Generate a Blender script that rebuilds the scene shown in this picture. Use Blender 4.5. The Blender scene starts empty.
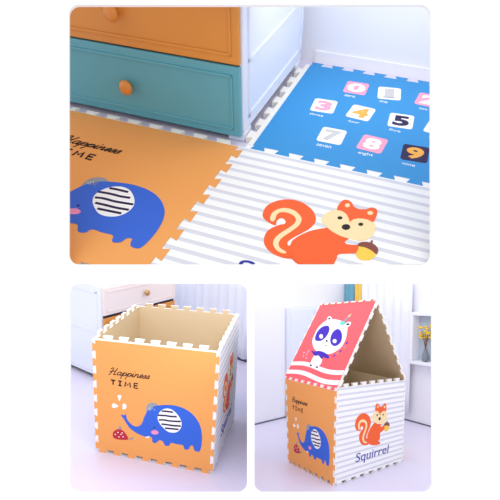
import bpy, bmesh, math
from mathutils import Matrix, Vector

# ------------------------------------------------------------------ basics
S = 0.5                      # one foam panel is half a metre
T = 0.026                    # foam thickness, in panels
sc = bpy.context.scene
col = sc.collection

def lin(c):
    return tuple(((x/255)/12.92 if x/255 <= .04045 else ((x/255+.055)/1.055)**2.4) for x in c) + (1,)

def mat(name, rgb, rough=.6, spec=.3, metal=0, bump=0, bscale=60, trans=0, vary=0):
    m = bpy.data.materials.new(name); m.use_nodes = True
    nt = m.node_tree; b = nt.nodes['Principled BSDF']
    b.inputs['Base Color'].default_value = lin(rgb)
    b.inputs['Roughness'].default_value = rough
    b.inputs['Specular IOR Level'].default_value = spec
    b.inputs['Metallic'].default_value = metal
    if trans: b.inputs['Transmission Weight'].default_value = trans
    if bump or vary:
        tc = nt.nodes.new('ShaderNodeTexCoord'); no = nt.nodes.new('ShaderNodeTexNoise')
        no.inputs['Scale'].default_value = bscale; no.inputs['Detail'].default_value = 3
        nt.links.new(tc.outputs['Object'], no.inputs['Vector'])
        if bump:
            bp = nt.nodes.new('ShaderNodeBump'); bp.inputs['Strength'].default_value = bump; bp.inputs['Distance'].default_value = .002
            nt.links.new(no.outputs['Fac'], bp.inputs['Height']); nt.links.new(bp.outputs['Normal'], b.inputs['Normal'])
        if vary:
            mx = nt.nodes.new('ShaderNodeMix'); mx.data_type = 'RGBA'
            mx.inputs[6].default_value = lin([c*(1-vary) for c in rgb]); mx.inputs[7].default_value = lin(rgb)
            nt.links.new(no.outputs['Fac'], mx.inputs[0]); nt.links.new(mx.outputs[2], b.inputs['Base Color'])
    return m

def stripe_mat():
    m = bpy.data.materials.new('striped_film'); m.use_nodes = True
    nt = m.node_tree; b = nt.nodes['Principled BSDF']; b.inputs['Roughness'].default_value = .5
    b.inputs['Specular IOR Level'].default_value = .25
    uv = nt.nodes.new('ShaderNodeUVMap'); uv.uv_map = 'UVMap'
    sx = nt.nodes.new('ShaderNodeSeparateXYZ'); nt.links.new(uv.outputs[0], sx.inputs[0])
    d = nt.nodes.new('ShaderNodeMath'); d.operation = 'ADD'; d.inputs[1].default_value = .006+.0575*2
    nt.links.new(sx.outputs[1], d.inputs[0])
    e = nt.nodes.new('ShaderNodeMath'); e.operation = 'DIVIDE'; e.inputs[1].default_value = .0575; nt.links.new(d.outputs[0], e.inputs[0])
    f = nt.nodes.new('ShaderNodeMath'); f.operation = 'FRACT'; nt.links.new(e.outputs[0], f.inputs[0])
    g = nt.nodes.new('ShaderNodeMath'); g.operation = 'LESS_THAN'; g.inputs[1].default_value = .38; nt.links.new(f.outputs[0], g.inputs[0])
    mx = nt.nodes.new('ShaderNodeMix'); mx.data_type = 'RGBA'
    mx.inputs[6].default_value = lin((250,250,250)); mx.inputs[7].default_value = lin((219,220,229))
    nt.links.new(g.outputs[0], mx.inputs[0]); nt.links.new(mx.outputs[2], b.inputs['Base Color'])
    return m

M = dict(
 foam=mat('white_foam', (247,244,236), .8, .2, bump=.15, bscale=300),
 beige=mat('beige_foam', (228,208,172), .8, .2, bump=.25, bscale=300, vary=.03),  # inner faces: own beige with some of the inside shade mixed in
 tan=mat('tan_foam', (204,178,142), .8, .2, bump=.25, bscale=300, vary=.03),  # browner roof lining, darkened partly for the shade inside the roof
 orange=mat('orange_film', (242,166,92), .5, .25, bump=.1, bscale=200),
 blue=mat('blue_film', (52,148,214), .5, .25, bump=.1, bscale=200),
 pink=mat('pink_film', (248,100,108), .5, .25, bump=.1, bscale=200),
 stripe=stripe_mat(),
 eleph=mat('print_elephant_blue', (56,104,212), .5, .2), white=mat('print_white', (250,250,250), .5, .2),
 dark=mat('print_dark_violet', (40,26,70), .5, .2), black=mat('print_black', (34,26,28), .5, .2),
 blush=mat('print_blush', (244,150,190), .5, .2), grey=mat('print_grey', (150,156,164), .5, .2),
 lgrey=mat('print_light_grey', (206,206,208), .5, .2), red=mat('print_red', (190,44,62), .5, .2),
 squir=mat('print_squirrel_orange', (248,102,50), .5, .2), cream=mat('print_cream', (253,228,176), .5, .2),
 brown=mat('print_brown', (138,76,66), .5, .2), yell=mat('print_acorn_yellow', (250,208,84), .5, .2),
 ink=mat('print_ink_blue', (58,64,160), .5, .2), violet=mat('print_violet', (70,44,186), .5, .2),
 teal_p=mat('print_teal', (120,212,200), .5, .2), pinkc=mat('print_pale_pink', (248,168,196), .5, .2),
 navy=mat('print_navy', (44,32,78), .5, .2), gold_p=mat('print_gold', (248,180,80), .5, .2),
 floor=mat('pale_floor', (226,221,242), .35, .4, vary=.015, bscale=3),
 wall=mat('white_wall', (240,240,247), .8, .2, vary=.01, bscale=2),
 wallw=mat('bright_white_wall', (246,246,252), .8, .2, vary=.01, bscale=2),
 board=mat('white_board', (252,252,252), .9, .1),
 cab=mat('white_cabinet_paint', (228,233,247), .4, .4), cabpink=mat('cream_drawer_paint', (240,226,220), .4, .4),
 teal=mat('teal_drawer_paint', (98,170,186), .4, .4, vary=.03, bscale=8), wood=mat('orange_drawer_paint', (224,148,66), .4, .4, vary=.04, bscale=6),
 knobw=mat('wooden_knob', (222,142,62), .35, .5), brass=mat('brass', (204,160,96), .3, .5, metal=.7),
 gap=mat('dark_gap', (60,56,70), .8, .1), skirt=mat('dark_skirting', (96,96,118), .6, .3),  # painted shade of narrow openings; skirting tone also used for a curtain's shadow
 sheer=mat('white_curtain', (238,239,248), .85, .1), tealc=mat('teal_curtain', (112,168,192), .85, .1),
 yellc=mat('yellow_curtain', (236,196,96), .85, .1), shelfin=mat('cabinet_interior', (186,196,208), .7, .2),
 petal=mat('yellow_petal', (244,206,66), .6, .2), stem=mat('branch_brown', (120,84,52), .7, .2), vase=mat('grey_vase', (128,134,144), .3, .5),
)

# ------------------------------------------------------------------ the camera and the three sets
PITCH = math.radians(14)
cam_d = bpy.data.cameras.new('camera'); cam = bpy.data.objects.new('camera', cam_d); col.objects.link(cam)
cam.location = (0, 0, 1.5); cam.rotation_euler = (math.pi/2 - PITCH, 0, 0)
cam_d.sensor_width = 36; cam_d.lens = 480/500*36; cam_d.shift_y = 0.2; cam_d.clip_start = .01
sc.camera = cam
MC = Matrix.Translation((0,0,1.5)) @ Matrix.Rotation(math.pi/2-PITCH, 4, 'X') @ Matrix.Diagonal((1,-1,-1,1))

def rigid(p):
    w = Vector(p[:3]); a = w.length
    return Matrix.Translation(Vector(p[3:6])*S) @ Matrix.Rotation(a, 4, w.normalized())
MATS = MC @ rigid([2.4650706954386137, 0.4714822867043131, -0.16150904288150564, -0.024162984065133578, -0.9743692215656632, 2.312944574617825])
BOX = MC @ rigid([1.9272065125535593, 0.1957565997293454, -0.024847571770737275, -1.2958177903720727, 0.871319682607233, 4.0503072464635395])
HOUSE = MC @ rigid([1.638771372170218, -0.460969009675925, 0.39979008150824163, 0.8869046892940223, 1.3755793854889617, 4.943200099802261])
WORLD = Matrix.Identity(4)

# ------------------------------------------------------------------ mesh helper: lengths in panels (x S = metres) inside a set
class MB:
    def __init__(s): s.v = []; s.f = []; s.m = []; s.uv = []; s.mats = []
    def mi(s, m):
        if m not in s.mats: s.mats.append(m)
        return s.mats.index(m)
    def add(s, vs, fs, m, uvs=None):
        b = len(s.v); k = s.mi(m)
        s.v += [Vector(v) for v in vs]; s.uv += uvs or [(0,0)]*len(vs)
        for f in fs: s.f.append([b+i for i in f]); s.m.append(k)
    def box(s, a, b, m, fr=None):
        (x0,y0,z0),(x1,y1,z1) = a,b
        vs = [(x,y,z) for z in (z0,z1) for y in (y0,y1) for x in (x0,x1)]
        if fr: vs = [fr(*v) for v in vs]
        s.add(vs, [(0,2,3,1),(4,5,7,6),(0,1,5,4),(2,6,7,3),(0,4,6,2),(1,3,7,5)], m)
    def bevbox(s, a, b, m, r=.01, fr=None):
        bm = bmesh.new(); bmesh.ops.create_cube(bm, size=1)
        for v in bm.verts:
            v.co = Vector([a[i]+(b[i]-a[i])*(v.co[i]+.5) for i in range(3)])
        bmesh.ops.bevel(bm, geom=bm.edges[:], offset=r, segments=2, affect='EDGES', profile=.5)
        bm.verts.index_update()
        s.add([fr(*v.co) if fr else v.co.copy() for v in bm.verts], [[v.index for v in f.verts] for f in bm.faces], m); bm.free()
    def lathe(s, prof, m, c, ax=2, n=20, fr=None):
        vs = []; fs = []
        for r, h in prof:
            for k in range(n):
                t = 2*math.pi*k/n; p = [0,0,0]; i, j = [(1,2),(2,0),(0,1)][ax]
                p[i] = r*math.cos(t); p[j] = r*math.sin(t); p[ax] = h
                q = (c[0]+p[0], c[1]+p[1], c[2]+p[2]); vs.append(fr(*q) if fr else q)
        for a in range(len(prof)-1):
            for k in range(n): fs.append((a*n+k, a*n+(k+1)%n, (a+1)*n+(k+1)%n, (a+1)*n+k))
        fs.append(tuple(range(n))[::-1]); fs.append(tuple(range((len(prof)-1)*n, len(prof)*n)))
        s.add(vs, fs, m)
    def slab(s, poly, w0, w1, fr, m, mback=None, medge=None):
        """a closed plate with the outline poly (u,v), between heights w0 and w1 of the frame fr"""
        n = len(poly)
        if sum(poly[i][0]*poly[(i+1)%n][1]-poly[(i+1)%n][0]*poly[i][1] for i in range(n)) < 0: poly = poly[::-1]
        bm = bmesh.new(); vs = [bm.verts.new((u,v,0)) for u,v in poly]; bm.faces.new(vs)
        bm.normal_update(); bm.faces.ensure_lookup_table(); bmesh.ops.triangulate(bm, faces=bm.faces[:], ngon_method='EAR_CLIP')
        for ax in (0, 1):
            lo = min(p[ax] for p in poly); hi = max(p[ax] for p in poly)
            for k in range(1, 10):
                c = k/10+.0003
                if lo < c < hi:
                    co = [0,0,0]; co[ax] = c; no = [0,0,0]; no[ax] = 1
                    bmesh.ops.bisect_plane(bm, geom=bm.verts[:]+bm.edges[:]+bm.faces[:], plane_co=co, plane_no=no)
        bm.verts.index_update(); Q = [(v.co.x, v.co.y) for v in bm.verts]; n = len(Q)
        F = [[v.index for v in f.verts] for f in bm.faces]
        F = [f if sum(Q[f[i]][0]*Q[f[(i+1)%len(f)]][1]-Q[f[(i+1)%len(f)]][0]*Q[f[i]][1] for i in range(len(f))) > 0 else f[::-1] for f in F]
        cnt = {}
        for f in F:
            for i in range(len(f)): cnt[(f[i], f[(i+1)%len(f)])] = 1
        side = [(b_, a_, n+a_, n+b_) for a_, b_ in cnt if (b_, a_) not in cnt]
        top = [fr(u,v,w1) for u,v in Q]; bot = [fr(u,v,w0) for u,v in Q]
        s.add(top, F, m, list(Q)); s.add(bot, [f[::-1] for f in F], mback or m, list(Q))
        s.add(top+bot, side, medge or m, list(Q)*2); bm.free()
    def build(s, name, root, parent=None, smooth=False, clip=None):
        me = bpy.data.meshes.new(name)
        o0 = root['_o'] if root is not None else (0,0,0)
        me.from_pydata([(v-Vector(o0))*S for v in s.v], [], s.f)
        for m in s.mats: me.materials.append(m)
        for p, k in zip(me.polygons, s.m): p.material_index = k; p.use_smooth = smooth
        uvl = me.uv_layers.new(name='UVMap')
        for l in me.loops: uvl.data[l.index].uv = s.uv[l.vertex_index]
        me.update(); o = bpy.data.objects.new(name, me); col.objects.link(o)
        if parent is not None: o.parent = parent
        elif root is not None: o.parent = root['_r']
        return o

def fixn(o):
    bm = bmesh.new(); bm.from_mesh(o.data); bmesh.ops.recalc_face_normals(bm, faces=bm.faces[:]); bm.to_mesh(o.data); bm.free(); return o

def root(name, frame, o, label, cat, group=None):
    e = bpy.data.objects.new(name, None); col.objects.link(e); e.empty_display_size = .05
    e.matrix_world = frame @ Matrix.Translation(Vector(o)*S)
    e['label'] = label; e['category'] = cat
    if group: e['group'] = group
    return {'_o': o, '_r': e}

def structure(mb, name, frame):
    o = mb.build(name, None); o.matrix_world = frame; o['kind'] = 'structure'; return o

def single(mb, name, frame, o, label, cat, group=None):
    me_o = mb.build(name, {'_o': o, '_r': None})
    me_o.matrix_world = frame @ Matrix.Translation(Vector(o)*S)
    me_o['label'] = label; me_o['category'] = cat
    if group: me_o['group'] = group
    return me_o

# ------------------------------------------------------------------ curves and lettering
def smooth(P, closed=True, n=4):
    out = []; N = len(P)
    rng = range(N if closed else N-1)
    for i in rng:
        g = lambda k: Vector(P[k % N]) if closed else Vector(P[min(max(k,0),N-1)])
        a,b,c,d = g(i-1),g(i),g(i+1),g(i+2)
        for j in range(n):
            t = j/n
            out.append(tuple(.5*((2*b)+(c-a)*t+(2*a-5*b+4*c-d)*t*t+(3*b-a-3*c+d)*t*t*t)))
    if not closed: out.append(tuple(P[-1]))
    return out
def ell(cx, cy, rx, ry, a=0, n=28):
    ca, sa = math.cos(math.radians(a)), math.sin(math.radians(a))
    return [(cx+rx*math.cos(t)*ca-ry*math.sin(t)*sa, cy+rx*math.cos(t)*sa+ry*math.sin(t)*ca) for t in [2*math.pi*k/n for k in range(n)]]
def rrect(cx, cy, w, h, r, a=0):
    P = []
    for sx, sy, a0 in ((1,1,0),(-1,1,90),(-1,-1,180),(1,-1,270)):
        for k in range(5):
            t = math.radians(a0+k*22.5); P.append((sx*(w/2-r)+r*math.cos(t), sy*(h/2-r)+r*math.sin(t)))
    ca, sa = math.cos(math.radians(a)), math.sin(math.radians(a))
    return [(cx+x*ca-y*sa, cy+x*sa+y*ca) for x,y in P]
def ribbon(mb, P, wd, w0, w1, fr, m):
    P = [Vector(p) for p in P]; L = []; R = []
    for i, p in enumerate(P):
        t = (P[min(i+1,len(P)-1)]-P[max(i-1,0)])
        t = t.normalized() if t.length > 1e-9 else Vector((1,0)); nn = Vector((-t.y,t.x))*wd/2
        L.append(p+nn); R.append(p-nn)
    n = len(P)
    vs = [fr(q.x,q.y,w1) for q in L]+[fr(q.x,q.y,w1) for q in R]+[fr(q.x,q.y,w0) for q in L]+[fr(q.x,q.y,w0) for q in R]
    fs = []
    for i in range(n-1):
        fs += [(i,n+i,n+i+1,i+1),(2*n+i,2*n+i+1,3*n+i+1,3*n+i),(i,i+1,2*n+i+1,2*n+i),(n+i,3*n+i,3*n+i+1,n+i+1)]
    fs += [(0,2*n,3*n,n),(n-1,2*n-1,4*n-1,3*n-1)]
    mb.add(vs, fs, m)
def glyphs(mb, txt, u0, v0, wid, hgt, ang, fr, w0, w1, m, bold=0, shear=0):
    """type set in the built-in font, laid on the frame; the string fills wid x hgt from its lower left corner"""
    cu = bpy.data.curves.new('t', 'FONT'); cu.body = txt; cu.offset = bold; cu.shear = shear; cu.resolution_u = 4
    ob = bpy.data.objects.new('t', cu); col.objects.link(ob)
    dg = bpy.context.evaluated_depsgraph_get(); me = bpy.data.meshes.new_from_object(ob.evaluated_get(dg))
    xs = [v.co.x for v in me.vertices]; ys = [v.co.y for v in me.vertices]
    x0, x1, y0, y1 = min(xs), max(xs), min(ys), max(ys)
    ca, sa = math.cos(math.radians(ang)), math.sin(math.radians(ang))
    bm = bmesh.new(); bm.from_mesh(me); bmesh.ops.remove_doubles(bm, verts=bm.verts[:], dist=1e-5)
    bm.verts.index_update()
    P = []
    for v in bm.verts:
        x = (v.co.x-x0)/(x1-x0)*wid; y = (v.co.y-y0)/(y1-y0)*hgt
        P.append((u0+x*ca-y*sa, v0+x*sa+y*ca))
    faces = []
    for f in bm.faces:
        ids = [v.index for v in f.verts]
        A = sum(P[ids[i]][0]*P[ids[(i+1)%len(ids)]][1]-P[ids[(i+1)%len(ids)]][0]*P[ids[i]][1] for i in range(len(ids)))
        faces.append(ids if A > 0 else ids[::-1])
    n = len(P)
    side = [(e.verts[0].index, e.verts[1].index, n+e.verts[1].index, n+e.verts[0].index) for e in bm.edges if len(e.link_faces) == 1]
    mb.add([fr(u,v,w1) for u,v in P]+[fr(u,v,w0) for u,v in P], faces+side, m)
    bm.free(); bpy.data.objects.remove(ob); bpy.data.curves.remove(cu); bpy.data.meshes.remove(me)

# ------------------------------------------------------------------ the puzzle panel
HB, HO = .0250, .0365      # half widths of a dovetail tooth at its root and at its tip
def mg(sd): return sd[4] if len(sd) > 4 else .005     # width of the bare white margin
def outline(sides, unfilmed=False):
    """sides: bottom, right, top, left = (solid, tip, phase, filmed) as distances outwards from the nominal edge"""
    D = [((0,0),(1,0),(0,-1)), ((1,0),(0,1),(1,0)), ((1,1),(-1,0),(0,1)), ((0,1),(0,-1),(-1,0))]
    P = []
    for k in range(4):
        (ox,oy),(dx,dy),(nx,ny) = D[k]
        so, tip, ph, filmed = sides[k][:4]
        if unfilmed and not filmed: so = so-mg(sides[k])
        prv = sides[k-1]; nxt = sides[(k+1)%4]
        s0 = -(prv[0]-(mg(prv) if unfilmed and not prv[3] else 0)); s1 = 1+(nxt[0]-(mg(nxt) if unfilmed and not nxt[3] else 0))
        pt = lambda s, h: (ox+dx*s+nx*h, oy+dy*s+ny*h)
        P.append(pt(s0, so))
        if unfilmed and not filmed: continue
        for i in range(9):
            c = (i+(.5 if ph else 0))/8
            if c > 1.001: continue
            a, b, c1, d = c-HB, c-HO, c+HO, c+HB
            if c < .01: a = b = s0; 
            if c > .99: c1 = d = s1
            if a < s0+.002: a = b = s0
            if d > s1-.002: c1 = d = s1
            if d-a < .012: continue
            if a > s0: P.append(pt(a, so))
            P += [pt(b, tip), pt(c1, tip)]
            if d < s1: P.append(pt(d, so))
    Q = []
    for p in P:
        if not Q or (Vector(p)-Vector(Q[-1])).length > 1e-5: Q.append(p)
    return Q

def frame4(bl, br, tr, tl, w=1):
    bl,br,tr,tl = map(Vector,(bl,br,tr,tl)); nn = (br-bl).cross(tl-bl).normalized()
    return lambda u,v,h: bl*(1-u)*(1-v)+br*u*(1-v)+tr*u*v+tl*(1-u)*v+nn*h

def panel(r, name, fr, sides, film, prints=(), back='beige', label=None, as_root=False):
    """foam plate from -T to 0 below the frame, film on its face, prints on the film"""
    mb = MB(); mb.slab(outline(sides), -T, 0, fr, M['foam'], M[back], M['foam'])
    body = fixn(mb.build('foam_plate' if as_root else name, r))
    par = r['_r'] if as_root else body
    mb = MB(); mb.slab(outline(sides, True), 0, .0016, fr, M[film])
    f = fixn(mb.build('surface_film', r, parent=par)); 
    for nm, fn in prints:
        mb = MB(); fn(mb, fr); mb.build(nm, r, parent=par)
    if label: body['label'] = label
    return body

L0 = .0012
def P_(mb, fr, poly, m, lv): mb.slab(poly, L0, .0016+.0008*lv, fr, M[m])

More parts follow.
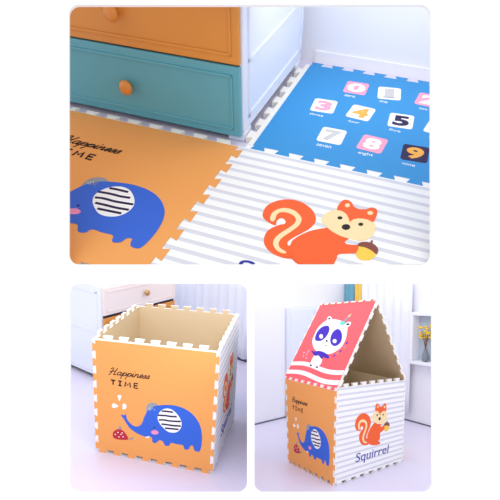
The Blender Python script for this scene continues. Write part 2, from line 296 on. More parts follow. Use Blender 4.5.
# ------------------------------------------------------------------ artwork, in panel coordinates
def from_px(pts, H): 
    out = []
    for x,y in pts:
        d = H[2][0]*x+H[2][1]*y+H[2][2]; out.append(((H[0][0]*x+H[0][1]*y+H[0][2])/d, (H[1][0]*x+H[1][1]*y+H[1][2])/d))
    return out
ART = {'eleph': {'body': [(0.2292, 0.3902), (0.2423, 0.3889), (0.251, 0.385), (0.2661, 0.3993), (0.2728, 0.3816), (0.2744, 0.3639), (0.2898, 0.3396), (0.3157, 0.3153), (0.3503, 0.3027), (0.3847, 0.3163), (0.4061, 0.3471), (0.4189, 0.3895), (0.4357, 0.4322), (0.4523, 0.4613), (0.4772, 0.4873), (0.51, 0.51), (0.5507, 0.5227), (0.6071, 0.5345), (0.6629, 0.5386), (0.7261, 0.5305), (0.7813, 0.5095), (0.8288, 0.4748), (0.8692, 0.423), (0.8908, 0.3632), (0.899, 0.2961), (0.8965, 0.2259), (0.8865, 0.186), (0.8672, 0.1775), (0.845, 0.1825), (0.8348, 0.2025), (0.8319, 0.2186), (0.8183, 0.222), (0.8045, 0.2103), (0.7996, 0.1898), (0.7761, 0.1759), (0.7599, 0.1823), (0.7528, 0.2049), (0.7389, 0.2127), (0.6945, 0.2107), (0.6578, 0.2139), (0.6416, 0.2053), (0.6377, 0.1901), (0.6215, 0.1795), (0.6007, 0.1806), (0.5897, 0.1965), (0.5795, 0.2124), (0.5669, 0.218), (0.5461, 0.2138), (0.5353, 0.2017), (0.5237, 0.1875), (0.5043, 0.1854), (0.4924, 0.1967), (0.4914, 0.2219), (0.4786, 0.2339), (0.4531, 0.2289), (0.4104, 0.2305), (0.3673, 0.2431), (0.324, 0.2641), (0.2893, 0.2941), (0.2635, 0.3348), (0.2463, 0.3589), (0.2333, 0.3747)], 'ear': [(0.545, 0.4571), (0.5739, 0.491), (0.6125, 0.5057), (0.651, 0.4999), (0.685, 0.476), (0.7145, 0.4401), (0.7298, 0.4017), (0.7261, 0.3595), (0.7031, 0.3237), (0.6648, 0.3058), (0.6208, 0.308), (0.5811, 0.3354), (0.548, 0.3716), (0.5336, 0.4133)], 'ear_lines': [[(0.5663, 0.4773), (0.6032, 0.4805), (0.6591, 0.4818)], [(0.5354, 0.4366), (0.5941, 0.4427), (0.6426, 0.4429), (0.6885, 0.4489)], [(0.5437, 0.3962), (0.585, 0.4036), (0.6434, 0.4036), (0.7237, 0.414)], [(0.5658, 0.3644), (0.6149, 0.3671), (0.6635, 0.3676), (0.7248, 0.3748)], [(0.5959, 0.334), (0.635, 0.3371), (0.7074, 0.3424)]], 'ear_box': (0, 1), 'cheek': [(0.4834, 0.2854), (0.5118, 0.3024), (0.5411, 0.2919), (0.5371, 0.2724), (0.5079, 0.2613), (0.4868, 0.268)], 'eye': (0.5074, 0.323), 'tusk': [(0.4327, 0.2249), (0.4684, 0.2392), (0.4718, 0.2308), (0.4489, 0.2153)], 'cap': [(0.444, 0.438), (0.4381, 0.472), (0.4439, 0.5034), (0.4645, 0.5258), (0.4934, 0.5357), (0.5221, 0.5292), (0.5386, 0.5104), (0.5267, 0.4783), (0.4857, 0.4539)], 'capc': (0.4815, 0.4619), 'captilt': 0, 'berry': [(0.1538, 0.1849), (0.1581, 0.2157), (0.182, 0.2408), (0.2118, 0.2538), (0.2402, 0.2463), (0.2647, 0.2233), (0.2838, 0.1918), (0.2862, 0.1718), (0.2434, 0.1595), (0.1939, 0.1553), (0.1624, 0.1631)], 'seeds': [(0.1767, 0.1988), (0.1996, 0.2219), (0.2262, 0.2084), (0.2079, 0.1815), (0.2438, 0.1886), (0.2354, 0.2241)], 'leaf': [(0.2073, 0.2511), (0.2095, 0.2746), (0.2212, 0.2832), (0.23, 0.2738), (0.2252, 0.2527)], 'btail': [(0.2933, 0.177), (0.3058, 0.1906), (0.334, 0.2017), (0.3233, 0.1811), (0.3012, 0.1692)], 'drops': [[(0.1996, 0.5519), (0.2189, 0.561), (0.2318, 0.5525), (0.2226, 0.5247), (0.2153, 0.5058), (0.207, 0.5266)], [(0.1501, 0.4597), (0.1647, 0.4781), (0.1867, 0.4728), (0.2058, 0.4598), (0.1817, 0.4442), (0.1594, 0.4378)], [(0.2455, 0.4886), (0.2655, 0.4874), (0.2739, 0.4666), (0.2632, 0.4444), (0.2439, 0.4394), (0.2409, 0.4656)]]}, 'sq': {'tail': [(0.3326, 0.5073), (0.3015, 0.5159), (0.2739, 0.5327), (0.2584, 0.5604), (0.2551, 0.6075), (0.2711, 0.6468), (0.3002, 0.6773), (0.3412, 0.6958), (0.3852, 0.6939), (0.4277, 0.6729), (0.4605, 0.6398), (0.4793, 0.5967), (0.4743, 0.5511), (0.4528, 0.5074), (0.4335, 0.4736), (0.4234, 0.4438), (0.4332, 0.4151), (0.4683, 0.3793), (0.4803, 0.353), (0.4631, 0.3463), (0.4304, 0.3372), (0.3889, 0.3432), (0.3562, 0.3598), (0.3318, 0.3853), (0.3177, 0.4208), (0.3154, 0.4598), (0.3288, 0.4929), (0.3519, 0.5214), (0.363, 0.5455), (0.3495, 0.5579), (0.3342, 0.5475), (0.3319, 0.5267)], 'body': [(0.4268, 0.4278), (0.4304, 0.4527), (0.449, 0.488), (0.4799, 0.5287), (0.5239, 0.562), (0.5375, 0.5705), (0.5617, 0.5565), (0.599, 0.5418), (0.6326, 0.5394), (0.6239, 0.5154), (0.6329, 0.5037), (0.6555, 0.5065), (0.6787, 0.5116), (0.6931, 0.4924), (0.6889, 0.471), (0.6554, 0.4529), (0.6208, 0.4344), (0.6198, 0.4079), (0.6158, 0.3635), (0.5899, 0.3518), (0.6219, 0.3275), (0.6102, 0.307), (0.5411, 0.3111), (0.4807, 0.3305), (0.443, 0.3614), (0.496, 0.325), (0.4768, 0.3345), (0.4594, 0.3515), (0.4434, 0.3793)], 'notch': [(0.5159, 0.5663), (0.4891, 0.5537), (0.4631, 0.5178), (0.4342, 0.4718), (0.4181, 0.4396), (0.4156, 0.4234), (0.4232, 0.4112), (0.4293, 0.4166), (0.4293, 0.4461), (0.449, 0.488), (0.4799, 0.5287), (0.5179, 0.5596)], 'curl': [(0.332, 0.5245), (0.3339, 0.5485), (0.3473, 0.5582), (0.3635, 0.5479), (0.3665, 0.5315), (0.3523, 0.5205), (0.3411, 0.5128)], 'stripe': [(0.2969, 0.5473), (0.2953, 0.5806), (0.312, 0.6136), (0.3421, 0.63), (0.3794, 0.6251), (0.4128, 0.5985), (0.424, 0.575), (0.4229, 0.5363), (0.4024, 0.4855), (0.3837, 0.4415), (0.3832, 0.4106), (0.3968, 0.3857), (0.4283, 0.3714), (0.4221, 0.3611), (0.3943, 0.3649), (0.3686, 0.3897), (0.359, 0.4215), (0.3666, 0.4609), (0.3883, 0.5065), (0.4029, 0.5447), (0.3992, 0.5764), (0.3785, 0.5962), (0.3515, 0.6027), (0.3258, 0.5949), (0.3163, 0.5718), (0.3208, 0.54), (0.3151, 0.5267), (0.3059, 0.5286)], 'crown': [(0.5413, 0.6967), (0.5393, 0.7343), (0.5478, 0.7673), (0.5664, 0.777), (0.5872, 0.7649), (0.6036, 0.7419), (0.6296, 0.7348), (0.6547, 0.7446), (0.671, 0.7626), (0.6916, 0.7626), (0.7033, 0.7408), (0.7041, 0.7017), (0.7002, 0.6725), (0.677, 0.6799), (0.6442, 0.6759), (0.6211, 0.6602), (0.612, 0.6378), (0.6031, 0.6564), (0.5845, 0.6828), (0.5602, 0.696)], 'face': [(0.4986, 0.6098), (0.5005, 0.6498), (0.5195, 0.6801), (0.542, 0.6992), (0.578, 0.7203), (0.6272, 0.7166), (0.6771, 0.7078), (0.702, 0.6732), (0.7152, 0.6533), (0.7206, 0.6211), (0.7146, 0.5768), (0.6835, 0.544), (0.6457, 0.5394), (0.6063, 0.5394), (0.5625, 0.5537), (0.5286, 0.5778)], 'ear1': [(0.5849, 0.744), (0.5852, 0.7371), (0.5828, 0.731), (0.5782, 0.7273), (0.5727, 0.727), (0.5678, 0.7302), (0.5647, 0.736), (0.5644, 0.7429), (0.5668, 0.7491), (0.5714, 0.7528), (0.577, 0.7531), (0.5819, 0.7498)], 'ear2': [(0.6877, 0.729), (0.6877, 0.7222), (0.6846, 0.716), (0.6794, 0.7121), (0.6735, 0.7116), (0.6683, 0.7145), (0.6653, 0.7202), (0.6653, 0.727), (0.6683, 0.7332), (0.6736, 0.7371), (0.6796, 0.7376), (0.6848, 0.7346)], 'eye1': [(0.5765, 0.6515), (0.5765, 0.6465), (0.574, 0.6419), (0.5697, 0.6389), (0.5647, 0.6383), (0.5604, 0.6402), (0.558, 0.6443), (0.5579, 0.6493), (0.5604, 0.6539), (0.5647, 0.657), (0.5697, 0.6576), (0.574, 0.6556)], 'eye2': [(0.6665, 0.6428), (0.6664, 0.6379), (0.6638, 0.6333), (0.6596, 0.6304), (0.6547, 0.6298), (0.6506, 0.6317), (0.6482, 0.6357), (0.6483, 0.6406), (0.6509, 0.6452), (0.6551, 0.6482), (0.66, 0.6488), (0.6642, 0.6468)], 'nose': [(0.6215, 0.6068), (0.6216, 0.5977), (0.6174, 0.5894), (0.6101, 0.5841), (0.6017, 0.5832), (0.5943, 0.587), (0.59, 0.5944), (0.5898, 0.6035), (0.594, 0.6119), (0.6013, 0.6172), (0.6098, 0.6181), (0.6172, 0.6143)], 'cap': [(0.6769, 0.511), (0.6811, 0.5278), (0.7006, 0.5405), (0.7259, 0.5423), (0.7481, 0.5289), (0.7591, 0.5084), (0.7557, 0.4875), (0.7359, 0.4993), (0.7084, 0.5083), (0.6864, 0.5066)], 'stem': [(0.7193, 0.5428), (0.7203, 0.5605), (0.7265, 0.5589), (0.7281, 0.5412)], 'nut': [(0.6828, 0.5082), (0.7068, 0.5147), (0.7378, 0.505), (0.7553, 0.4893), (0.7463, 0.4548), (0.7249, 0.4397), (0.7035, 0.438), (0.6876, 0.451), (0.6831, 0.4687), (0.6844, 0.4889)]}, 'pd': {'head': [(0.1952, 0.4913), (0.1815, 0.5582), (0.1782, 0.6399), (0.2037, 0.6946), (0.2639, 0.7513), (0.3639, 0.7765), (0.5036, 0.7642), (0.6203, 0.7363), (0.7135, 0.685), (0.7567, 0.6175), (0.7857, 0.5334), (0.7818, 0.4499), (0.7218, 0.3876), (0.6432, 0.3495), (0.5183, 0.3454), (0.3667, 0.3679), (0.2706, 0.4147)], 'pl': [(0.242, 0.506), (0.2123, 0.5588), (0.2184, 0.6332), (0.2749, 0.6806), (0.3563, 0.6909), (0.4106, 0.6603), (0.4339, 0.6082), (0.4229, 0.5433), (0.3695, 0.4966), (0.2946, 0.4904)], 'pr': [(0.5367, 0.5018), (0.5078, 0.5643), (0.5178, 0.6218), (0.5711, 0.6501), (0.6383, 0.6289), (0.7004, 0.574), (0.7303, 0.5078), (0.7127, 0.465), (0.6587, 0.4421), (0.5876, 0.46)], 'wl': [(0.365, 0.5512), (0.3706, 0.537), (0.3654, 0.5263), (0.3508, 0.5221), (0.3306, 0.5255), (0.31, 0.5355), (0.2946, 0.5497), (0.2888, 0.5642), (0.294, 0.575), (0.309, 0.5791), (0.3295, 0.5756), (0.35, 0.5653)], 'wr': [(0.6525, 0.5029), (0.656, 0.4908), (0.6494, 0.4816), (0.6344, 0.4778), (0.6148, 0.4804), (0.596, 0.4888), (0.5829, 0.5007), (0.5792, 0.5131), (0.586, 0.5224), (0.6014, 0.5261), (0.6211, 0.5233), (0.6397, 0.5148)], 'nose': [(0.4912, 0.4979), (0.4939, 0.491), (0.4914, 0.4858), (0.4844, 0.4837), (0.4749, 0.4853), (0.4652, 0.4901), (0.4581, 0.4968), (0.4554, 0.5038), (0.4579, 0.509), (0.465, 0.511), (0.4746, 0.5094), (0.4842, 0.5046)], 'bl': [(0.5088, 0.4444), (0.5085, 0.4418), (0.5045, 0.4398), (0.4977, 0.4389), (0.49, 0.4392), (0.4833, 0.4408), (0.4796, 0.4431), (0.4798, 0.4457), (0.4839, 0.4477), (0.4907, 0.4486), (0.4985, 0.4483), (0.5051, 0.4467)], 'ear1': [(0.2912, 0.755), (0.2757, 0.7962), (0.2953, 0.8189), (0.3468, 0.8011), (0.385, 0.7599), (0.3476, 0.7445)], 'ein1': [(0.3395, 0.7811), (0.3433, 0.7722), (0.3414, 0.7658), (0.3342, 0.7636), (0.3236, 0.7662), (0.3124, 0.7729), (0.3037, 0.7819), (0.2997, 0.7908), (0.3017, 0.7973), (0.309, 0.7994), (0.3197, 0.7968), (0.3308, 0.7901)], 'ear2': [(0.6672, 0.7041), (0.6875, 0.739), (0.7483, 0.7305), (0.7501, 0.6934), (0.7181, 0.6726)], 'ein2': [(0.7373, 0.7084), (0.7376, 0.7022), (0.7307, 0.6977), (0.7182, 0.6962), (0.7036, 0.6979), (0.6906, 0.7026), (0.6829, 0.7089), (0.6825, 0.7152), (0.6896, 0.7197), (0.7022, 0.7212), (0.7169, 0.7194), (0.7297, 0.7147)], 'puff': [(0.5616, 0.7179), (0.5625, 0.7436), (0.6145, 0.7453), (0.6524, 0.7269), (0.6515, 0.7017), (0.6056, 0.697)], 'horn': [(0.6108, 0.7428), (0.6491, 0.732), (0.676, 0.7973), (0.6469, 0.8109)], 'horntip': [(0.676, 0.7973), (0.6469, 0.8109), (0.6864, 0.8402)], 'scarf': [(0.2698, 0.3625), (0.3455, 0.3565), (0.4139, 0.3705), (0.5277, 0.3583), (0.6337, 0.3248), (0.6436, 0.2931), (0.5498, 0.3021), (0.5296, 0.2787), (0.4449, 0.3159), (0.3843, 0.3055), (0.3066, 0.3414)], 'body': [(0.3766, 0.202), (0.3581, 0.262), (0.3766, 0.3217), (0.4447, 0.3296), (0.515, 0.303), (0.5521, 0.2596), (0.5528, 0.209), (0.5014, 0.1823), (0.4305, 0.1791)], 'f1': [(0.4101, 0.1876), (0.4114, 0.1826), (0.4075, 0.1784), (0.3994, 0.1763), (0.3893, 0.1767), (0.3798, 0.1797), (0.3735, 0.1843), (0.3722, 0.1894), (0.3761, 0.1936), (0.3843, 0.1957), (0.3944, 0.1952), (0.4039, 0.1923)], 'f2': [(0.5384, 0.179), (0.5387, 0.1748), (0.5336, 0.1713), (0.5245, 0.1693), (0.5138, 0.1694), (0.5043, 0.1716), (0.4986, 0.1753), (0.4983, 0.1795), (0.5035, 0.1831), (0.5126, 0.185), (0.5234, 0.1849), (0.5328, 0.1827)], 'notes': [(0.7237, 0.3344), (0.7618, 0.3662), (0.7952, 0.3916), (0.8309, 0.438), (0.835, 0.4898)], 'marks': [(0.1444, 0.329), (0.2156, 0.315), (0.1656, 0.2842), (0.24, 0.2657), (0.216, 0.3517)]}}

def elephant(mb, fr):
    A = ART['eleph']
    P_(mb, fr, smooth(A['cap']), 'grey', 1)
    c = A['capc']
    for a in range(-60, 70, 24):
        t = math.radians(a+90-A['captilt']); ribbon(mb, [(c[0]+.01*math.cos(t), c[1]+.01*math.sin(t)), (c[0]+.036*math.cos(t), c[1]+.036*math.sin(t))], .004, L0, .0016+.0016, fr, M['lgrey'])
    P_(mb, fr, smooth(A['body'], n=3), 'eleph', 2)
    P_(mb, fr, smooth(A['ear']), 'white', 3)
    e0, e1 = A['ear_box']
    for L in A['ear_lines']: ribbon(mb, smooth(L, False, 6), .0135, L0, .0016+.0008*4, fr, M['dark'])
    P_(mb, fr, smooth(A['cheek']), 'blush', 3); P_(mb, fr, ell(*A['eye'], .006, .006), 'dark', 3)
    P_(mb, fr, A['tusk'], 'white', 3)
def berry(mb, fr):
    A = ART['eleph']
    P_(mb, fr, smooth(A['berry']), 'red', 1)
    for c in A['seeds']: P_(mb, fr, ell(*c, .0055, .005), 'white', 2)
    P_(mb, fr, smooth(A['leaf']), 'grey', 1); P_(mb, fr, smooth(A['btail']), 'grey', 1)
def one(poly, m, lv): return lambda mb, fr: P_(mb, fr, poly, m, lv)
DROPS = [('water_drop_print', one(smooth(d), 'white', 1)) for d in ART['eleph']['drops']]

CUR = {'H':(1.6,[[(-.2,1.5),(.1,1.95),(.35,1.7),(.3,0),(.05,-.1)],[(1.1,2.0),(1.05,.15),(1.3,0),(1.55,.25)],[(-.1,.8),(.5,.95),(1.1,1.15)]]),
 'a':(1.1,[[(.8,.8),(.45,1),(.08,.6),(.3,0),(.75,.4),(.8,1),(.78,.2),(.95,0),(1.15,.3)]]),
 'p':(1.02,[[(0,.4),(.25,1),(.22,0),(.2,-.9)],[(.24,.6),(.6,1),(.85,.55),(.6,.05),(.3,.15)],[(.7,.1),(1.05,.35)]]),
 'i':(.6,[[(0,.3),(.22,1),(.2,.2),(.38,0),(.62,.3)],[(.25,1.45),(.3,1.6)]]),
 'n':(1.0,[[(.05,1),(.1,.5),(.1,0)],[(.1,.4),(.45,1),(.65,.7),(.64,.2),(.8,0),(1.02,.3)]]),
 'e':(.75,[[(0,.3),(.5,.55),(.55,.88),(.3,1),(.08,.5),(.3,0),(.77,.3)]]),
 's':(.7,[[(0,.25),(.38,1.05),(.52,.55),(.42,.05),(.1,.05)],[(.42,.02),(.72,.3)]])}
def script_text(mb, txt, u0, v0, ux, uy, sh, wd, fr, m):
    x = 0
    for ch in txt:
        w, st = CUR[ch]
        for s in st:
            ribbon(mb, smooth([(u0+(x+px+sh*py)*ux, v0+py*uy) for px,py in s], False, 4), wd, L0, .0016+.0008*2, fr, M[m])
        x += w
def happy(mb, fr):
    script_text(mb, 'Happiness', .128, .728, .0385, .029, .45, .0058, fr, 'black')
    for L in ([(.146,.680),(.184,.680)],[(.165,.680),(.165,.642)],[(.208,.680),(.236,.679)],[(.222,.680),(.221,.641)],[(.208,.642),(.235,.641)],
              [(.262,.640),(.268,.679),(.285,.652),(.302,.679),(.308,.639)],[(.368,.678),(.338,.679),(.337,.639),(.369,.638)],[(.338,.659),(.364,.659)]):
        ribbon(mb, L, .0105, L0, .0032, fr, M['black'])

def squirrel(mb, fr):
    A = ART['sq']
    P_(mb, fr, smooth(A['tail'], n=3), 'squir', 1)
    P_(mb, fr, smooth(A['body'], n=3), 'squir', 2)
    P_(mb, fr, smooth(A['notch'], n=3), 'white', 3)
    P_(mb, fr, smooth(A['curl'], n=3), 'white', 3)
    P_(mb, fr, smooth(A['stripe'], n=3), 'cream', 3)
    P_(mb, fr, smooth(A['face'], n=3), 'cream', 3)
    P_(mb, fr, smooth(A['crown'], n=3), 'squir', 4)
    for k in ('ear1','ear2'): P_(mb, fr, smooth(A[k]), 'cream', 5)
    for k in ('eye1','eye2','nose'): P_(mb, fr, smooth(A[k]), 'black', 5)
    P_(mb, fr, smooth(A['nut'], n=3), 'yell', 4); P_(mb, fr, smooth(A['cap'], n=3), 'brown', 5); P_(mb, fr, A['stem'], 'brown', 5)
def squirrel_text(mb, fr):
    glyphs(mb, 'Squirrel', .272, .150, .49, .125, 0, fr, L0, .0016+.0016, M['ink'], bold=0.0, shear=.12)

def panda(mb, fr):
    A = ART['pd']
    for k in ('ear1','ear2'): P_(mb, fr, smooth(A[k]), 'white', 1)
    for k in ('ein1','ein2'): P_(mb, fr, smooth(A[k]), 'dark', 2)
    P_(mb, fr, smooth(A['head'], n=3), 'white', 3)
    P_(mb, fr, smooth(A['body'], n=3), 'white', 1)
    P_(mb, fr, smooth(A['scarf'], n=3), 'violet', 4)
    for k in ('pl','pr'): P_(mb, fr, smooth(A[k], n=3), 'violet', 4)
    for k in ('wl','wr'): P_(mb, fr, smooth(A[k]), 'white', 5)
    for k in ('nose','bl','f1','f2'): P_(mb, fr, smooth(A[k]), 'dark', 5)
    P_(mb, fr, smooth(A['puff']), 'teal_p', 5)
    P_(mb, fr, A['horn'], 'grey', 4); P_(mb, fr, A['horntip'], 'cream', 4)
NOTES = [('bead_print', one(ell(c[0], c[1], .020-.004*(k%2), .012, 40), ('violet','grey')[k%2], 1)) for k, c in enumerate(ART['pd']['notes'])]
NOTES += [('fleck_print', one(ell(c[0], c[1], .022, .009, 60*k), 'pinkc', 1)) for k, c in enumerate(ART['pd']['marks'])]
WAVES = []
for a, b in ((.196,.146),(.086,.034)):
    f = lambda u, c: c+.022*math.sin((u-.02)*2*math.pi*1.0)
    us = [i/30*.99+.005 for i in range(31)]
    WAVES.append(('wave_print', one([(u, f(u,a)) for u in us]+[(u, f(u,b)) for u in us[::-1]], 'white', 1)))

DIG = [('0','zero',.350,.780,2,'pinkc','white'),('1','one',.534,.784,10,'white','lgrey'),('2','two',.745,.785,-4,'pinkc','white'),
       ('3','three',.240,.524,4,'white','pinkc'),('4','four',.439,.524,-5,'white','gold_p'),('5','five',.650,.518,5,'white','navy'),('6','six',.840,.520,-8,'white','teal_p'),
       ('7','seven',.360,.253,1,'white','lgrey'),('8','eight',.563,.253,-4,'pinkc','white'),('9','nine',.770,.246,4,'navy','gold_p')]
def digit(row):
    d, word, u, v, a, bg, fg = row
    def fn(mb, fr):
        P_(mb, fr, rrect(u, v, .124, .138, .016, a), bg, 1)
        ca, sa = math.cos(math.radians(a)), math.sin(math.radians(a))
        w, h = (.082 if d != '1' else .05), .100
        if d == '0':
            P_(mb, fr, ell(u, v, .050, .050), fg, 2); P_(mb, fr, ell(u, v, .014, .026), bg, 3)
        else:
            glyphs(mb, d, u-w/2*ca+h/2*sa, v-w/2*sa-h/2*ca, w, h, a, fr, L0, .0016+.0016, M[fg], bold=.045)
        if d == '1': ribbon(mb, [(u-.032*ca+.046*sa, v-.032*sa-.046*ca), (u+.034*ca+.046*sa, v+.034*sa-.046*ca)], .016, L0, .0032, fr, M[fg])
    return fn
def word_of(row):
    def fn(mb, fr):
        d, word, u, v, a, bg, fg = row
        w = .0145*len(word)
        glyphs(mb, word, u-w/2-.01, v-.112, w, .019 if word not in ('eight',) else .028, 0, fr, L0, .0016+.0008, M['white'], bold=.0)
    return fn

# =================================================================== SET ONE: mats on the floor
fl = lambda x0,y0: (lambda u,v,h: Vector((x0+u, y0+v, h)))
D_ = .034; TP = .0325
mats = []
r = root('play_mat', MATS, (-1,-1,-T), 'orange foam mat with blue elephant lying flat on the floor before the drawers', 'mat', 'interlocking mats flat on the floor')
panel(r, 'foam_plate', fl(-1,-1), [(-D_,-.0006,1,True),(-D_,-.0006,1,True),(0,TP,0,False),(0,TP,0,False)], 'orange',
      [('lettering',happy),('elephant_print',elephant),('berry_print',berry),*DROPS], back='foam', as_root=True); mats.append(r['_r'])
r = root('play_mat', MATS, (0,-1,-T), 'white mat with thin grey stripes and large orange squirrel, lying flat on the floor', 'mat', 'interlocking mats flat on the floor')
panel(r, 'foam_plate', fl(0,-1), [(-D_,-.0006,1,True),(-D_,-.0006,1,True),(0,TP,0,True),(0,TP,0,True)], 'stripe',
      [('squirrel_print',squirrel),('lettering',squirrel_text)], back='foam', as_root=True); mats.append(r['_r'])
r = root('play_mat', MATS, (0,0,-T), 'blue foam mat printed with number cards zero to nine', 'mat', 'interlocking mats flat on the floor')
panel(r, 'foam_plate', fl(0,0), [(-D_,-.0006,1,True),(-D_,-.0006,1,True),(-D_,-.0006,1,True),(0,TP,0,False,.028)], 'blue',
      [('number_card', digit(q)) for q in DIG]+[('lettering', word_of(q)) for q in DIG], back='foam', as_root=True); mats.append(r['_r'])

mb = MB(); mb.box((-1.75,-1.4,-T-.008),(1.9,1.35,-T), M['floor'])
FL1 = structure(mb, 'floor', MATS)
mb = MB(); mb.box((-1.75,1.085,-T),(1.9,1.125,.70), M['wallw']); structure(mb, 'wall_back', MATS)
mb = MB(); mb.box((.02,1.073,-T),(1.9,1.085,.035), M['wallw']); structure(mb, 'baseboard_back', MATS)

def drawer_front(r, name, x0, x1, z0, z1, yf, m, fr, knobs, km, nm='knob'):
    """a raised front with a sunk field; fr maps (along, out, up)"""
    mb = MB(); mb.bevbox((x0,yf-.022,z0),(x1,yf,z1), m, .006, fr)
    g = .035
    for a, b in (((x0+g,yf-.029,z0+g),(x1-g,yf-.022,z0+g+.012)), ((x0+g,yf-.029,z1-g-.012),(x1-g,yf-.022,z1-g)),
                 ((x0+g,yf-.029,z0+g),(x0+g+.012,yf-.022,z1-g)), ((x1-g-.012,yf-.029,z0+g),(x1-g,yf-.022,z1-g))):
        mb.bevbox(a, b, m, .003, fr)
    d = fixn(mb.build(name, r))
    for kx, kz in knobs:
        mb = MB()
        mb.lathe([(.014,0),(.012,-.016),(.030,-.022),(.036,-.034),(.030,-.046),(.012,-.050)], km, (kx,yf-.022,kz), 1, 20, fr)
        fixn(mb.build('knob', r, parent=d, smooth=True))
    return d
def dresser(r, fr, W, D, H, rows, feet=True):
    mb = MB(); z0 = .05
    mb.bevbox((0,0,z0),(W,D,H), M['cab'], .006, fr)
    # inset frames on the right-hand and left-hand sides
    for xs, sx in ((W,1),(0,-1)):
        for a, b in (((xs,.05,z0+.05),(xs+.008*sx,D-.05,z0+.07)),((xs,.05,H*.52),(xs+.008*sx,D-.05,H*.54)),((xs,.05,H-.08),(xs+.008*sx,D-.05,H-.06)),
                     ((xs,.05,z0+.05),(xs+.008*sx,.07,H-.06)),((xs,D-.07,z0+.05),(xs+.008*sx,D-.05,H-.06))):
            lo = [min(a[i],b[i]) for i in range(3)]; hi = [max(a[i],b[i]) for i in range(3)]
            mb.box(lo, hi, M['cab'], fr)
    fixn(mb.build('body', r))
    mb = MB(); mb.box((.03,.02,.025),(W-.03,D-.02,z0), M['gap'], fr); fixn(mb.build('plinth', r))
    for fx in (0, W-.09):
        for fy in (0, D-.09):
            mb = MB(); mb.bevbox((fx,fy,0),(fx+.09,fy+.09,z0), M['cab'], .006, fr); fixn(mb.build('leg', r))
    mb = MB(); mb.box((.03,-.004,rows[0][0]+.01),(W-.02,.0,rows[-1][1]-.01), M['gap'], fr); fixn(mb.build('rail', r))  # dark strip put in for the shade between the drawers
    for z_a, z_b, m, kn, km in rows:
        drawer_front(r, 'drawer', .025, W-.012, z_a, z_b, 0, M[m], fr, kn, M[km])
# the dresser behind the orange mat
X0, YF = -1.62, .088
r = root('chest_of_drawers', MATS, (X0,YF,-T), 'white chest with teal and orange drawers behind the flat orange mat', 'chest of drawers')
frA = lambda x,y,z: Vector((X0+x, YF+y, z-T))
W = -.037-X0
kx = -.64-X0
dresser(r, frA, W, .885, .67, [(.03,.352,'teal',[(kx,.185),(kx-.62,.185)],'knobw'),(.359,.655,'wood',[(kx,.50),(kx-.62,.50)],'knobw')])

# =================================================================== SET TWO: the storage box
C1 = {'p010': (0.0, 0.9686, 0.0), 'p001': (0.0069, -0.0042, 1.0294), 'p101': (1.0058, 0.0035, 1.0498), 'p111': (0.9855, 0.9745, 1.0623), 'p011': (0.0005, 0.9657, 1.0348), 'p000': (-0.0181, 0.0304, 0.0), 'p100': (1.0115, -0.0409, 0.0), 'p110': (1.0167, 0.9044, 0.0)}    # the eight corners of the box, standing a little out of true
t = T
def box_panels(r, c, panels, h=1):
    pass
def off(fr, d):     # the same frame
    return fr
SIDE = lambda top: [(-.032,0,1,True),None,top,None]
def side_spec(bottom, right, top, left): return [bottom,right,top,left]
TOPW = (0,.032,0,False); BOT = (-.032,0,1,True); V1 = (-T,0,1,True); V0 = (-T,0,0,True)

r = root('storage_box', BOX, tuple(C1['p000']), 'open-topped square storage box of orange elephant and striped foam panels', 'storage box')
fr = frame4(C1['p000'],C1['p100'],C1['p101'],C1['p001'])
panel(r, 'front_panel', fr, [BOT,V1,TOPW,V1], 'orange', [('lettering',happy),('elephant_print',elephant),('berry_print',berry),*DROPS], label='orange panel with blue elephant')
fr = frame4(C1['p100'],C1['p110'],C1['p111'],C1['p101'])
panel(r, 'side_panel', fr, [BOT,V0,TOPW,V0], 'stripe', [('squirrel_print',squirrel),('lettering',squirrel_text)], label='striped white panel with squirrel')
fr = frame4(C1['p110'],C1['p010'],C1['p011'],C1['p111'])
panel(r, 'back_panel', fr, [BOT,V1,TOPW,V1], 'blue')
fr = frame4(C1['p010'],C1['p000'],C1['p001'],C1['p011'])
panel(r, 'side_panel', fr, [BOT,V0,TOPW,V0], 'stripe')
def shrink(P, d, z):
    c = sum((Vector(p) for p in P), Vector())/4
    return [Vector(p)+(c-Vector(p))*d+Vector((0,0,z)) for p in P]
b4 = shrink([C1['p000'],C1['p100'],C1['p110'],C1['p010']], .07, .03)
mb = MB(); mb.slab([(0,0),(1,0),(1,1),(0,1)], -.02, 0, frame4(*b4), M['beige']); fixn(mb.build('bottom_panel', r))

def cut(o, frame_cam_planes):
    """trim a set piece where it meets the partition or the display wall: planes given as (point, normal to keep) in camera space"""
    inv = o.matrix_world.inverted(); bm = bmesh.new(); bm.from_mesh(o.data)
    for co, no in frame_cam_planes:
        p = inv @ (MC @ Vector(co)); n = (inv.to_3x3() @ (MC.to_3x3() @ Vector(no))).normalized()
        res = bmesh.ops.bisect_plane(bm, geom=bm.verts[:]+bm.edges[:]+bm.faces[:], plane_co=p, plane_no=n, clear_inner=True)
        ed = [e for e in res['geom_cut'] if isinstance(e, bmesh.types.BMEdge)]
        if ed: bmesh.ops.edgeloop_fill(bm, edges=ed)
    bm.to_mesh(o.data); bm.free(); return o
ZB = .911                       # the display wall stands this far from the camera
LEFTCUT = [((-.004,0,0),(-1,0,0)), ((0,0,ZB+.001),(0,0,1))]
RIGHTCUT = [((.006,0,0),(1,0,0)), ((0,0,ZB+.001),(0,0,1))]
bpy.context.view_layer.update()
cut(FL1, [((0,0,ZB+.001),(0,0,1))])
for e in mats:                  # the mats reach up to the display wall and end there
    for o in e.children_recursive: cut(o, [((0,0,ZB+.002),(0,0,1))])

mb = MB(); mb.box((-1.6,-2.2,-.02),(1.75,3.3,0), M['floor']); o = structure(mb, 'floor', BOX); bpy.context.view_layer.update(); cut(o, LEFTCUT)
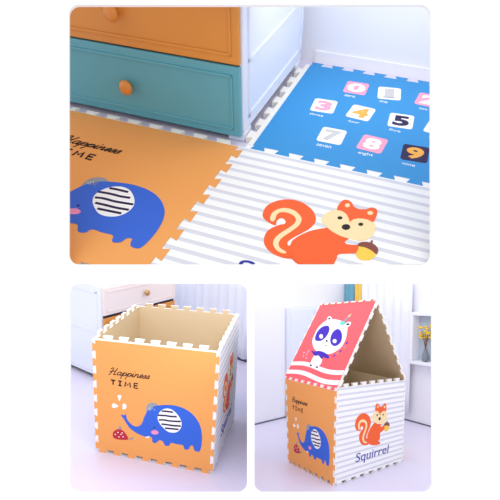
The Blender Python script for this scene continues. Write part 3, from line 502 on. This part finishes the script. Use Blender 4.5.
# dresser, turned a third of a right angle from the box
Cx, Cy = -.529, 1.292
ex = Vector((.424,.906)); ey = Vector((-.902,.431))
frB = lambda x,y,z: Vector((Cx+ex.x*x+ey.x*y, Cy+ex.y*x+ey.y*y, z))
r = root('chest_of_drawers', BOX, (Cx,Cy,0), 'white chest with cream top drawer and brass knob, behind the storage box', 'chest of drawers')
dresser(r, frB, 1.14, .75, 1.08, [(.055,.37,'teal',[(.57,.21)],'knobw'),(.385,.735,'wood',[(.57,.56)],'knobw'),(.765,1.06,'cabpink',[(0.626,0.924)],'brass')])
# curtain wall
Wp = Vector((.866,2.33)); wd = Vector((.902,-.431)); wn = Vector((.431,.902))
frW = lambda x,y,z: Vector((Wp.x+wd.x*x+wn.x*y, Wp.y+wd.y*x+wn.y*y, z))
mb = MB(); mb.box((-1.9,.10,0),(.5,.14,1.14), M['wall'], frW); o = structure(mb, 'wall_back', BOX); bpy.context.view_layer.update(); cut(o, LEFTCUT)
mb = MB(); mb.box((-1.9,.075,0),(.5,.10,.03), M['skirt'], frW); o = structure(mb, 'baseboard_back', BOX); bpy.context.view_layer.update(); cut(o, LEFTCUT)  # dark strip put in for the shadow under the curtain hem
def curtain(mb, fr, x0, x1, y, z0, z1, m, amp, wave, seed=0):
    n = max(8, int((x1-x0)/wave*10)); nz = 6; vs = []; fs = []
    for side in (0, .006):
        for j in range(nz+1):
            z = z0+(z1-z0)*j/nz
            for i in range(n+1):
                x = x0+(x1-x0)*i/n; ph = 2*math.pi*(x-x0)/wave
                a = amp*(.75+.35*math.sin(ph*.31+seed))*(1.1-.25*j/nz)
                vs.append(fr(x, y+side+a*math.sin(ph+.5*math.sin(ph*.47+seed)), z))
    R = (n+1)*(nz+1)
    for j in range(nz):
        for i in range(n):
            q = (j*(n+1)+i, j*(n+1)+i+1, (j+1)*(n+1)+i+1, (j+1)*(n+1)+i); fs += [q, tuple(R+k for k in q[::-1])]
    for i in range(n): fs.append((i, R+i, R+i+1, i+1)); a = nz*(n+1)+i; fs.append((a, a+1, R+a+1, R+a))
    for j in range(nz):
        a = j*(n+1); fs.append((a, a+n+1, R+a+n+1, R+a)); a += n; fs.append((a, R+a, R+a+n+1, a+n+1))
    mb.add(vs, fs, m)
mb = MB(); curtain(mb, frW, -1.3, .10, .03, .055, 1.12, M['sheer'], .022, .13)
o = single(mb, 'curtain', BOX, tuple(frW(-1.3,.03,.035)), 'white curtain in soft folds on the wall behind the storage box', 'curtain')
for p in o.data.polygons: p.use_smooth = True
bpy.context.view_layer.update(); cut(o, LEFTCUT)

# =================================================================== SET THREE: the playhouse
C2 = {'n1': (-0.0034, 0.003, 1.0), 'x1': (0.9939, 0.0023, 0.9829), 'y1': (-0.0026, 0.8993, 0.9939), 'b0': (1.0, 0.8976, 0.0), 'b1': (1.0, 0.8976, 0.9928), 'a': (0.5164, -0.0062, 1.8845), 'ab': (0.5075, 0.8881, 1.8208), 'n0': (-0.0644, -0.0491, 0.0), 'x0': (1.0793, 0.0761, 0.0), 'y0': (-0.0462, 0.7852, 0.0)}
r = root('playhouse', HOUSE, tuple(C2['n0']), 'foam panel playhouse with a peaked pink panda roof', 'playhouse')
fr = frame4(C2['n0'],C2['x0'],C2['x1'],C2['n1'])
panel(r, 'front_panel', fr, [BOT,V0,TOPW,V0], 'stripe', [('squirrel_print',squirrel),('lettering',squirrel_text)], label='striped white panel with orange squirrel')
fr = frame4(C2['y0'],C2['n0'],C2['n1'],C2['y1'])
panel(r, 'side_panel', fr, [BOT,V1,(-.004,-.002,0,False,.03),V1], 'orange', [('lettering',happy),('elephant_print',elephant),('berry_print',berry),*DROPS], label='orange panel with blue elephant')
fr = frame4(C2['x0'],C2['b0'],C2['b1'],C2['x1'])
panel(r, 'side_panel', fr, [BOT,V1,(-.004,-.002,0,False,.03),V1], 'orange')
fr = frame4(C2['b0'],C2['y0'],C2['y1'],C2['b1'])
panel(r, 'back_panel', fr, [BOT,V0,TOPW,V0], 'stripe')
fr = frame4(C2['y1'],C2['n1'],C2['a'],C2['ab'])
panel(r, 'roof_panel', fr, [(0,.032,1,True),(0,.022,1,False,.001),(-T,0,1,True),(0,.022,1,False,.001)], 'pink', [('panda_print',panda)]+NOTES+WAVES, label='pink panel with panda and white waves')
fr = frame4(C2['x1'],C2['b1'],C2['ab'],C2['a'])
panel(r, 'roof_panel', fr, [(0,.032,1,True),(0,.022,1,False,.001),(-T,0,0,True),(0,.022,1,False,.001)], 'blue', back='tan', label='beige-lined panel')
b4 = shrink([C2['n0'],C2['x0'],C2['b0'],C2['y0']], .07, .03)
mb = MB(); mb.slab([(0,0),(1,0),(1,1),(0,1)], -.02, 0, frame4(*b4), M['beige']); fixn(mb.build('bottom_panel', r))

bpy.context.view_layer.update()
mb = MB(); mb.box((-2.6,-3.2,-.02),(2.575,4.2,0), M['floor']); o = structure(mb, 'floor', HOUSE); bpy.context.view_layer.update(); cut(o, RIGHTCUT)
ld = Vector((.986,.166)); ln = Vector((-.166,.986))
frL = lambda x,y,z: Vector((.45+ld.x*x+ln.x*y, 2.355+ld.y*x+ln.y*y, z))
mb = MB(); mb.box((-1.2,0,0),(2.157,.05,2.14), M['wall'], frL); o = structure(mb, 'wall_left', HOUSE); bpy.context.view_layer.update(); cut(o, RIGHTCUT)
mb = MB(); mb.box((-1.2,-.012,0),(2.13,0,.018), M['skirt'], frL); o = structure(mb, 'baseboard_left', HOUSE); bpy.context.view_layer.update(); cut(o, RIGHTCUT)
mb = MB(); mb.box((2.575,-2.6,0),(2.625,2.75,2.14), M['wall']); o = structure(mb, 'wall_right', HOUSE); bpy.context.view_layer.update(); cut(o, RIGHTCUT)
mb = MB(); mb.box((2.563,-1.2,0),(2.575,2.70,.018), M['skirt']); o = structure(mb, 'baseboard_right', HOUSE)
# pale cabinet against the left wall
r = root('wardrobe', HOUSE, tuple(frL(.66,-.10,0)), 'low pale blue-white wardrobe against the wall behind the playhouse', 'wardrobe')
mb = MB(); mb.bevbox((.66,-.10,.0),(1.75,-.014,1.73), M['cab'], .008, frL); fixn(mb.build('body', r))
for k in range(2):
    mb = MB(); mb.bevbox((.68+.535*k,-.112,.06),(1.205+.535*k,-.101,1.70), M['cab'], .004, frL); fixn(mb.build('door', r))
# curtains on the right wall: fr maps (along towards the viewer, out of the wall, up)
frR = lambda x,y,z: Vector((2.575-y, 2.92-x, z))
for x0,x1,m,amp,wv,lb in ((.14,.48,'tealc',.030,.11,'teal curtain in narrow folds beside the yellow curtain'),(.49,.635,'yellc',.026,.09,'narrow yellow curtain hanging between the teal and white ones'),
                     (.65,1.70,'sheer',.022,.17,'wide white sheer curtain on the wall right of the yellow curtain')):
    mb = MB(); curtain(mb, frR, x0, x1, .07, .12, 2.12, M[m], amp, wv, x0*7)
    o = single(mb, 'curtain', HOUSE, tuple(frR(x0,.07,.12)), lb, 'curtain')
    for p in o.data.polygons: p.use_smooth = True
# open wall cabinet with flowers
r = root('wall_cabinet', HOUSE, tuple(frR(1.76,0,.85)), 'white open wall cabinet at the right edge above the skirting', 'cabinet')
mb = MB(); z0, z1, x0, x1, dp = .93, 1.66, 1.74, 2.45, .16
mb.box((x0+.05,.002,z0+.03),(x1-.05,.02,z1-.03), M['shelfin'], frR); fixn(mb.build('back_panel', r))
mb = MB()
for a, b in (((x0,0,z0-.02),(x1,dp,z0+.03)),((x0,0,z1-.04),(x1,dp,z1+.01)),((x0,0,z0+.03),(x0+.05,dp,z1-.04)),((x1-.05,0,z0+.03),(x1,dp,z1-.04))): mb.bevbox(a, b, M['wall'], .006, frR)
fixn(mb.build('frame', r))
r = root('flower_vase', HOUSE, tuple(frR(1.95,.09,z0+.03)), 'grey vase with a spray of yellow flowers in the white wall cabinet', 'vase')
vx, vy, vz = 1.98, .10, z0+.031
mb = MB(); mb.lathe([(.030,0),(.046,.03),(.048,.09),(.028,.15),(.022,.18),(.028,.19)], M['vase'], (vx,vy,vz), 2, 20, frR); fixn(mb.build('vase', r, smooth=True))
import random
random.seed(4)
ms = MB(); mp = MB()
for k in range(9):
    a = k*.7; h = .26+.16*random.random(); dx = .15*math.cos(a)*random.uniform(.4,1); dy = .05*math.sin(a)
    pts = smooth([(vx,vz+.15),(vx+dx*.3,vz+.15+h*.5),(vx+dx,vz+.1+h)], False, 4)
    for i in range(len(pts)-1):
        (xa,za),(xb,zb) = pts[i], pts[i+1]; q0 = i/len(pts); q1 = (i+1)/len(pts)
        A_, B_ = (xa,vy+dy*q0,za), (xb,vy+dy*q1,zb); w = .0035
        ms.add([frR(A_[0]-w,A_[1],A_[2]),frR(A_[0]+w,A_[1],A_[2]),frR(A_[0],A_[1]+w,A_[2]),frR(B_[0]-w,B_[1],B_[2]),frR(B_[0]+w,B_[1],B_[2]),frR(B_[0],B_[1]+w,B_[2])],
               [(0,1,4,3),(1,2,5,4),(2,0,3,5)], M['stem'])
    for c in range(3):
        cx, cy, cz = vx+dx+random.uniform(-.03,.03), vy+dy+random.uniform(-.015,.02), vz+.1+h+random.uniform(-.05,.03)
        mp.lathe([(.004,-.014),(.020,-.006),(.026,.006),(.012,.016)], M['petal'], (cx,cy,cz), 2, 8, frR)
fixn(ms.build('flower_stem', r)); fixn(mp.build('flower_head', r, smooth=True))

# =================================================================== the white display wall with its three openings, and the partition
def cam_struct(name, mb):
    me = bpy.data.meshes.new(name); me.from_pydata([tuple(v) for v in mb.v], [], mb.f)
    for m in mb.mats: me.materials.append(m)
    o = bpy.data.objects.new(name, me); col.objects.link(o); o.matrix_world = MC; o['kind'] = 'structure'; return o
def wall_with_openings():
    th = .006
    zf, zb = ZB-th, ZB
    def pz(px, py, z): return ((px-250)/480*zb_ref, (py-350)/480*zb_ref, z)
    zb_ref = ZB
    bm = bmesh.new(); K = 1.35
    def loop(pts):
        vs = [bm.verts.new(pz(x,y,zb)) for x,y in pts]
        for i in range(len(vs)): bm.edges.new((vs[i], vs[(i+1)%len(vs)]))
    loop([(-60,-25),(560,-25),(560,560),(-60,560)])
    for x0,y0,x1,y1,rad in ((70,7,429.5,265,10),(71,284,247,491.5,9),(254.5,284,431,491.5,9)):
        cx,cy = (x0+x1)/2,(y0+y1)/2
        P = []
        for sx, sy, a0 in ((1,1,0),(-1,1,90),(-1,-1,180),(1,-1,270)):
            for k in range(9):
                tt = math.radians(a0+k*11.25); P.append((cx+sx*((x1-x0)/2-rad)+rad*math.cos(tt), cy+sy*((y1-y0)/2-rad)+rad*math.sin(tt)))
        loop(P)
    bmesh.ops.triangle_fill(bm, use_beauty=True, edges=bm.edges[:])
    ret = bmesh.ops.extrude_face_region(bm, geom=bm.faces[:])
    for v in ret['geom']:
        if isinstance(v, bmesh.types.BMVert): v.co.z = zf
    bmesh.ops.recalc_face_normals(bm, faces=bm.faces[:])
    me = bpy.data.meshes.new('wall_front'); bm.to_mesh(me); bm.free(); me.materials.append(M['board'])
    o = bpy.data.objects.new('wall_front', me); col.objects.link(o); o.matrix_world = MC; o['kind'] = 'structure'
wall_with_openings()
mb = MB(); mb.box((-.003,-.12,ZB+.001),(.005,1.1,3.0), M['wall']); cam_struct('wall_partition', mb)

# =================================================================== light: bright sky all round, and added fill lamps, out of view, to brighten the sets
w = bpy.data.worlds.new('sky'); sc.world = w; w.use_nodes = True
bg = w.node_tree.nodes['Background']; bg.inputs[0].default_value = (.97,.98,1,1); bg.inputs[1].default_value = 1.12
def area(name, loc, aim, size, power, color=(1,1,1)):
    l = bpy.data.lights.new(name, 'AREA'); l.shape = 'RECTANGLE'; l.size, l.size_y = size; l.energy = power; l.color = color
    o = bpy.data.objects.new(name, l); col.objects.link(o)
    p = MC @ Vector(loc); q = MC @ Vector(aim)
    o.matrix_world = Matrix.Translation(p) @ (q-p).to_track_quat('-Z','Y').to_matrix().to_4x4(); return o
LIGHTS = [((-.32,-.235,1.10), (-.45,.15,2.0), (.5,.12), 2.4),
 ((.07,-.235,1.10), (.30,.25,2.6), (.1,.12), 3.0),
 ((-.45,-.85,1.70), (-.35,.2,2.5), (.6,.3), 3.5),
 ((.60,-.95,2.5), (.75,.1,4.0), (.8,.4), 5.5),
 ((.28,-.81,.97), (.25,-.75,1.35), (.4,.1), .5)]
for a in LIGHTS: area('ceiling_lamp', *a)

vs = sc.view_settings; vs.view_transform = 'Standard'; vs.look = 'None'; vs.exposure = 0.0; vs.gamma = 1; vs.use_curve_mapping = False
for o in list(bpy.data.objects):
    for k in ('_o','_r'):
        if k in o.keys(): del o[k]
